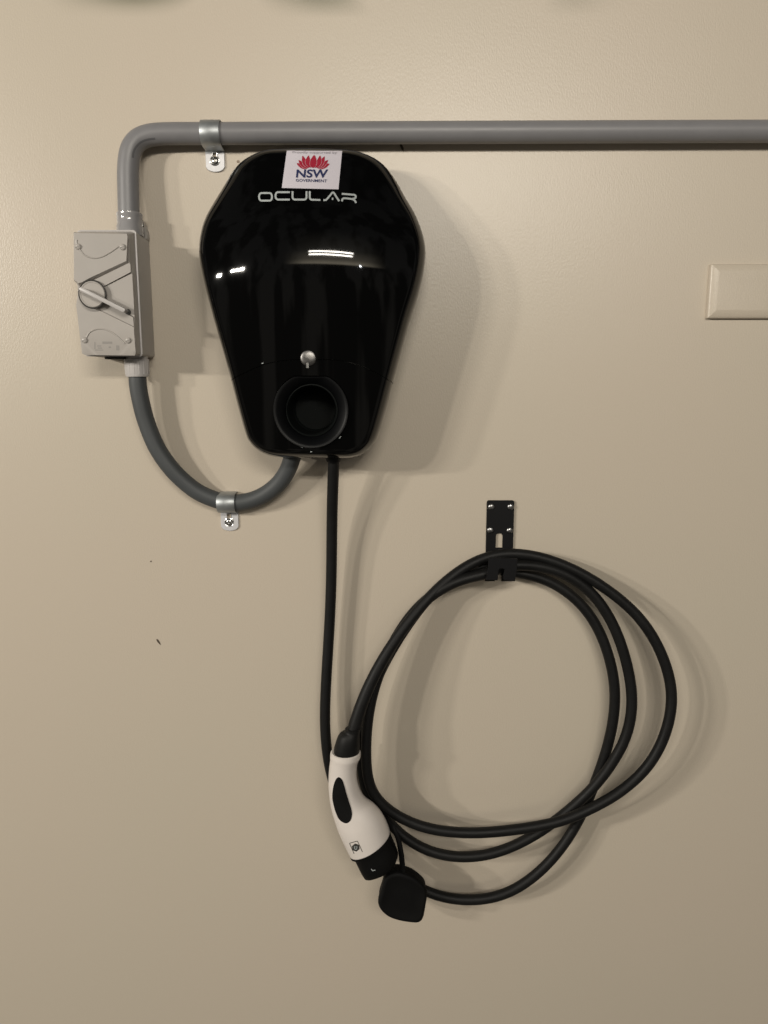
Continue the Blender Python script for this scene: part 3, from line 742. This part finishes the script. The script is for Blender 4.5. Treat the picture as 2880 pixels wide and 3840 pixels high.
pet = [((835, 305), (770, 292), 22, 0, 1), ((975, 305), (1050, 296), 22, 0, 1),
       ((845, 300), (706, 246), 52, -8, 0), ((965, 300), (1116, 250), 52, 8, 0),
       ((850, 300), (728, 205), 52, -10, 0), ((960, 300), (1098, 205), 52, 10, 0),
       ((862, 298), (778, 150), 56, -16, 0), ((950, 298), (1052, 158), 56, 16, 0),
       ((880, 298), (855, 146), 60, -22, 0), ((930, 298), (998, 148), 60, 20, 0),
       ((905, 302), (925, 142), 74, 0, 0)]
for k, (b0, t0, wd, bd, pk) in enumerate(pet):
    v, f = leaf(c6([b0])[0], c6([t0])[0], (wd*1.15+5)/S6, bd/S6); decal(cb, v, f, .00062+k*.00003, 'petal_outline', M_sticker, stk)
    v, f = leaf(c6([b0])[0], c6([t0])[0], wd*1.15/S6, bd/S6); decal(cb, v, f, .00063+k*.00003, 'petal', M_pink if pk else M_red, stk)

# ------------------------------------------------------------ cable hook
O7, S7 = (1700, 1800), 4.1475
def W7(x, y, d): return U(O7[0]+x/S7, O7[1]+y/S7, d)
hook = thing('cable_hook', 'black steel cable hook with four round screws, carrying the coiled cable', 'hook', W7(730, 700, 0))
HA, HB = W7(532, 318, .003), W7(952, 318, .003); hx0, hx1 = W7(515, 700, .003).x, W7(940, 700, .003).x; hz1 = HA.z; hz0 = W7(700, 1500, .0).z-.006
slotL, slotR, sT = W7(663, 900, .003).x, W7(768, 900, .003).x, W7(715, 825, .003).z
rs = (slotR-slotL)/2; sxc = (slotL+slotR)/2; sB = W7(715, 1055, .003).z
slot = [(slotL, sB), (slotR, sB)]+[(sxc+rs*math.cos(R(a)), sT-rs+rs*math.sin(R(a))) for a in range(0, 181, 18)]
c_r = .0028
nz_ = W7(700, 1330, .0).z
outer = [(hx0, hz0), (slotL, hz0), (slotL, nz_), (slotR, nz_), (slotR, hz0), (hx1, hz0), (hx1, hz1-c_r)]+[(hx1-c_r+c_r*math.cos(R(a)), hz1-c_r+c_r*math.sin(R(a))) for a in (30, 60, 90)]+[(hx0+c_r+c_r*math.cos(R(a)), hz1-c_r+c_r*math.sin(R(a))) for a in (90, 120, 150, 180)]
pobj('back_plate', prism(outer, .0005, .0032, [slot], .0004), M_hook, hook, angle=30)
LD = .060
lip = [(556, 1205), (1000, 1225), (990, 1400), (958, 1578), (788, 1562), (775, 1500), (800, 1400), (775, 1378), (725, 1376), (706, 1400), (690, 1560), (512, 1556), (540, 1380)]
lw = PX(lip, LD, O7, S7)
pobj('front_lip', prism(lw, LD-.0026, LD, (), .0004), M_hook, hook, angle=30)
zl = min(p[1] for p in lw)
for (a, b_) in (((512, 1556), (690, 1560)), ((788, 1562), (958, 1578))):
    xa, xb = W7(*a, LD).x, W7(*b_, LD).x; za = W7(*a, LD).z+.0004
    V = [(x, -d_, z) for d_ in (.0015, LD-.001) for z in (za, za+.0026) for x in (xa, xb)]
    pobj('arm', (V, [(0, 1, 3, 2), (4, 5, 7, 6), (0, 1, 5, 4), (2, 3, 7, 6), (0, 2, 6, 4), (1, 3, 7, 5)]), M_hook, hook, smooth=False)
for (x, y) in ((590, 417), (890, 417), (575, 781), (874, 785)):
    c = W7(x, y, .0032); dome((c.x, c.y, c.z), .0045, .0026, M_dull, 'screw', hook)

# ------------------------------------------------------------ charging cable with plug
def dep(path3, sub=7): return crom([U(x, y, d*mm) for x, y, d in path3], sub)
cable = [(1250, 1690, 58), (1251, 1730, 56), (1248, 1830, 46), (1245, 1930, 36), (1244, 2060, 28), (1242, 2200, 25), (1236, 2340, 23), (1228, 2470, 23), (1221, 2590, 24), (1218, 2690, 26), (1221, 2770, 28), (1230, 2850, 28), (1248, 2930, 27), (1290, 3040, 26), (1345, 3130, 26), (1405, 3205, 28), (1468, 3262, 30), (1530, 3308, 32), (1600, 3343, 34),
 # C strand and inner right side
 (1663, 3365, 36), (1744, 3376, 37), (1825, 3371, 38), (1906, 3349, 38), (1987, 3301, 36), (2067, 3228, 33), (2130, 3145, 29), (2176, 3066, 25), (2213, 2982, 23), (2245, 2901, 24), (2273, 2820, 26), (2297, 2723, 28), (2308, 2626, 29), (2301, 2529, 28), (2273, 2424, 26), (2229, 2327, 23), (2164, 2247, 20), (2075, 2184, 17), (1987, 2155, 15), (1900, 2142, 14),
 # middle left
 (1820, 2118, 15), (1740, 2138, 16), (1655, 2192, 19), (1577, 2275, 22), (1503, 2380, 28), (1437, 2492, 34), (1390, 2600, 38), (1362, 2690, 40), (1353, 2780, 40), (1355, 2860, 39), (1363, 2925, 38), (1377, 2972, 37), (1400, 3012, 36), (1430, 3048, 36), (1460, 3085, 37), (1500, 3126, 40),
 # B strand
 (1552, 3164, 43), (1625, 3199, 46), (1720, 3216, 48), (1817, 3209, 48), (1914, 3180, 46), (2011, 3129, 43), (2092, 3072, 40), (2172, 3006, 40), (2245, 2933, 41), (2302, 2852, 42), (2342, 2780, 42), (2366, 2699, 42), (2371, 2612, 42), (2360, 2529, 41), (2334, 2424, 40), (2293, 2327, 38), (2237, 2240, 36), (2164, 2175, 34), (2067, 2130, 33), (1962, 2117, 33), (1890, 2124, 35),
 # inner left
 (1825, 2153, 36), (1768, 2163, 37), (1688, 2188, 38), (1607, 2240, 40), (1534, 2312, 42), (1474, 2409, 45), (1426, 2513, 49), (1397, 2600, 52), (1381, 2685, 54), (1374, 2760, 55), (1372, 2835, 54), (1377, 2907, 53), (1394, 2966, 52), (1430, 3016, 52), (1482, 3055, 52), (1540, 3085, 53),
 # A strand
 (1615, 3110, 56), (1700, 3121, 58), (1780, 3124, 59), (1865, 3119, 59), (1990, 3104, 59), (2108, 3080, 59), (2188, 3045, 58), (2269, 3006, 56), (2350, 2953, 54), (2431, 2877, 53), (2487, 2780, 52), (2519, 2667, 51), (2518, 2561, 49), (2479, 2440, 46), (2407, 2319, 42), (2294, 2220, 37), (2156, 2134, 31), (2027, 2088, 27), (1925, 2074, 25), (1838, 2084, 26), (1752, 2119, 30), (1655, 2192, 37), (1567, 2286, 45), (1486, 2392, 54), (1421, 2497, 62), (1374, 2594, 68), (1344, 2675, 72), (1326, 2740, 74), (1316, 2790, 75)]
cpath = dep(cable, 6)
cpa = np.array([tuple(p) for p in cpath]); ks = np.exp(-.5*(np.arange(-9, 10)/3.2)**2); ks /= ks.sum()
cpp = np.pad(cpa, ((9, 9), (0, 0)), 'edge'); cps = np.stack([np.convolve(cpp[:, i], ks, 'valid') for i in range(3)], 1)
cps[:14] = cpa[:14]; cps[-10:] = cpa[-10:]; cpath = [Vector(p) for p in cps]
NC = len(cpath); rad = [.0073]*NC
for i in range(NC):
    k = NC-1-i
    if k < 30: rad[i] = .0073+.0022*(1-k/30)
chc = thing('charging_cable', 'thick black charging cable coiled on the hook, ending in a white plug with black cap', 'charging cable', tuple(U(1880, 2100, .03)))
pobj('cable', tube(cpath, rad, 20), M_rubber, chc, angle=60)
e0 = U(1251, 1725, .056); pobj('cable_gland', loft(ringsalong(U(1251, 1700, .058), U(1250, 1732, .056), [(0, .0098), (.75, .0098), (1, .0084), (1, .006)], 24)), M_satin, chc, angle=40)

O8, S8 = (1140, 2660), 2.634
def W8(x, y, d): return U(O8[0]+x/S8, O8[1]+y/S8, d)
def stations(st, n_=40, sq=1.0, pw=2.0):
    """st: (Lx,Ly,Rx,Ry,depth,ratio) -> elliptical rings across the wall plane"""
    rg = []
    for lx, ly, rx, ry, d_, rt in st:
        a, b_ = W8(lx, ly, d_), W8(rx, ry, d_); c_ = (a+b_)/2; h_ = (b_-a)/2; L = h_.length*rt
        ring = []
        for k in range(n_):
            t_ = 2*math.pi*k/n_; co, si = math.cos(t_), math.sin(t_)
            co = math.copysign(abs(co)**(2/pw), co); si = math.copysign(abs(si)**(2/pw), si)
            ring.append(c_+h_*co+Vector((0, -1, 0))*(L*si))
        rg.append(ring)
    return rg
def smst(st, sub=4): return [tuple(p) for p in crom(st, sub)]
HD = .070
hst = [(262, 425, 560, 425, .073, .95), (258, 462, 558, 470, .073, .95), (259, 500, 540, 505, .073, .95), (251, 560, 525, 550, .072, .95), (244, 645, 519, 640, .071, .95), (242, 750, 530, 722, .071, .95), (252, 880, 562, 815, .070, .93), (275, 1000, 612, 888, .070, .90), (305, 1100, 690, 945, .070, .86), (336, 1190, 757, 1015, .070, .84), (371, 1270, 806, 1095, .070, .83), (410, 1350, 834, 1160, .070, .83), (436, 1402, 846, 1195, .070, .83), (450, 1432, 848, 1212, .070, .83)]
hs = smst(hst)
rg = stations(hs)
# rounded collar lip
r0 = stations([(276, 418, 548, 418, .073, .95)])[0]; r00 = stations([(292, 424, 532, 424, .073, .95)])[0]
re_ = stations([(458, 1436, 842, 1218, .070, .82)])[0]
handle = pobj('plug_handle', loft([r00, r0]+rg+[re_]), M_white, chc, angle=50)
bst = [(455, 1436, 845, 1216, .070, .80), (460, 1446, 850, 1224, .070, .80), (486, 1452, 862, 1258, .070, .80), (502, 1470, 872, 1285, .070, .80), (518, 1503, 905, 1352, .070, .78), (545, 1560, 930, 1428, .070, .76), (568, 1607, 915, 1478, .070, .76), (586, 1640, 868, 1540, .070, .76), (592, 1650, 858, 1552, .070, .74)]
head = pobj('plug_head', loft(stations(bst, 44, 1, 2.4)), M_capm, chc, angle=35)
boot = pobj('cable_boot', loft(stations(smst([(405, 190, 565, 175, .0745, .95), (398, 215, 555, 215, .0745, .95), (372, 228, 552, 235, .074, .95), (345, 250, 550, 262, .074, .95), (325, 290, 551, 310, .074, .95), (308, 340, 552, 360, .0735, .95), (296, 385, 550, 400, .073, .95), (296, 425, 545, 428, .073, .95)], 3))), M_rubber, chc, angle=50)
hb = bvh_of(handle)
def c8(pts): return [(O8[0]+x/S8, O8[1]+y/S8) for x, y in pts]
gp = [(345, 668), (375, 690), (395, 740), (420, 830), (445, 910), (470, 990), (475, 1050), (460, 1100), (430, 1126), (395, 1124), (350, 1090), (320, 1030), (295, 950), (281, 870), (285, 790), (300, 722), (320, 682)]
gp = [tuple(p) for p in crom(c8(gp), 4, True)]
cg = np.mean(np.array(gp), 0); 
def grow(P, s_): return [tuple(cg+(np.array(p)-cg)*s_) for p in P]
v, f = tri2d(grow(gp, .97)); 
ex = [(x, y) for x in np.arange(1245, 1325, 5) for y in np.arange(2910, 3095, 5) if inside(grow(gp, .93), x, y)]
v, f = tri2d(grow(gp, .97), [], ex); n0 = len(v)
Vt = [hit(hb, x, y, .0009) for x, y in v]
rim1 = [hit(hb, x, y, .0009) for x, y in grow(gp, .97)]; rim0 = [hit(hb, x, y, -.0004) for x, y in gp]
k = len(Vt); m_ = len(gp); F = list(f); Vt += rim1+rim0
F += [(k+i, k+(i+1) % m_, k+m_+(i+1) % m_, k+m_+i) for i in range(m_)]
pobj('grip_pad', (Vt, F), M_capm, handle, angle=40)
# small badge on the handle
for a, b_ in (((450, 1322), (495, 1425)), ((528, 1300), (578, 1408)), ((450, 1322), (528, 1300))):
    q = resample(c8([a, b_]), 3, False); sv, sf = stroke(q, 2.4); decal(hb, sv, sf, .0002, 'badge_line', M_dark, handle)
bc = np.array(c8([(512, 1364)])[0])
hexa = [tuple(bc+15.5*np.array((math.cos(R(20+60*k)), math.sin(R(20+60*k))))) for k in range(6)]
v, f = tri2d(hexa, [], [tuple(bc+np.array((x, y))) for x in (-6, 0, 6) for y in (-6, 0, 6)]); decal(hb, v, f, .0003, 'badge_emblem', M_navy if False else M_dark, handle)
uu = [tuple(bc+np.array(p)) for p in ((-3.2, -4.5), (-3.4, 1), (-1.5, 4.2), (1.5, 4.2), (3.4, 1), (3, -4.5))]
sv, sf = stroke([tuple(p) for p in crom([tuple(bc+(np.array(q_)-bc)*1.35) for q_ in uu], 4)], 2.8); decal(hb, sv, sf, .0005, 'badge_emblem', M_letter, handle)
sv, sf = stroke([tuple(bc+np.array(p)) for p in ((0, -5), (0, -1))], 1.8); decal(hb, sv, sf, .0005, 'badge_emblem', M_letter, handle)
hb2 = bvh_of(head)
sv, sf = stroke(c8([(666, 1575), (676, 1592), (704, 1586)]), 3.2); decal(hb2, sv, sf, .0004, 'notch_highlight', M_letter, head)  # pale stroke painted on as the highlight of a notch

# dust cap
cpx = [(800, 1648), (838, 1618), (900, 1600), (955, 1605), (1012, 1622), (1080, 1650), (1145, 1698), (1195, 1748), (1214, 1800), (1213, 1860), (1203, 1920), (1192, 1985), (1180, 2040), (1155, 2082), (1112, 2098), (1020, 2090), (935, 2074), (850, 2046), (790, 2005), (750, 1958), (732, 1908), (740, 1850), (762, 1780), (782, 1700)]
cw = [tuple(p) for p in crom([(p.x, p.z) for p in (W8(x, y, .070) for x, y in cpx)], 4, True)]
def scl(P, s_, dx=0, dz=0):
    c_ = np.mean(np.array(P), 0); return [tuple(c_+(np.array(p)-c_)*s_+np.array((dx, dz))) for p in P]
rings = []
for d_, s_ in ((.050, .90), (.0505, .94), (.052, .965), (.064, .975), (.0645, .99), (.0655, 1.0), (.0700, 1.0), (.0722, .985), (.0738, .955), (.0744, .90), (.0745, .85), (.0735, .80), (.0735, .40)):
    rings.append([(x, -d_, z) for x, z in scl(cw, s_)])
pobj('dust_cap', loft(rings), M_capm, chc, angle=40)
tp = crom([W8(775, 1045, .052), W8(830, 1105, .062), W8(885, 1185, .070), W8(930, 1280, .072), (W8(955, 1400, .071)), W8(968, 1500, .070), W8(976, 1600, .068), W8(982, 1680, .066)], 6)
pobj('tether_strap', tube(tp, .0042, 14, True, .45), M_capm, chc, angle=60)
c = W8(775, 1055, .055)
kn = [[(c.x+.0055*q*math.cos(2*math.pi*k/16), c.y-z_, c.z+.0055*q*math.sin(2*math.pi*k/16)) for k in range(16)] for q, z_ in ((1, -.012), (1, .006), (.8, .009), (.1, .010))]
pobj('tether_anchor', loft(kn), M_capm, chc, angle=40)

# ------------------------------------------------------------ small marks on the wall
def mark(name, pts, d1, m, label, cat):
    o = pobj(name, prism(PX(pts, .0), -.0003, d1, (), .0002), m, angle=40); return tag(o, label, cat)
mark('paint_chip', [(587, 2396), (592, 2398), (598, 2407), (603, 2418), (599, 2415), (592, 2408), (588, 2402)], .0010, M_mark, 'small dark brown leaf-shaped speck stuck to the bare lower left wall', 'speck')
mark('screw_hole', [(893+5.5*math.cos(R(a)), 606+5.5*math.sin(R(a))) for a in range(0, 360, 45)], .0007, M_markp, 'small round brown spot on the wall beside the upper silver saddle', 'spot')
mark('paint_chip', [(1497, 538), (1507, 542), (1514, 556), (1513, 569), (1507, 562), (1501, 550)], .0012, M_mark, 'dark pointed chip poking out under the long horizontal conduit', 'speck')
mark('paint_chip', [(564, 2103), (568, 2102), (569, 2106), (566, 2108), (563, 2106)], .0006, M_mark, 'tiny dark dot on the wall below the flexible conduit loop', 'speck')
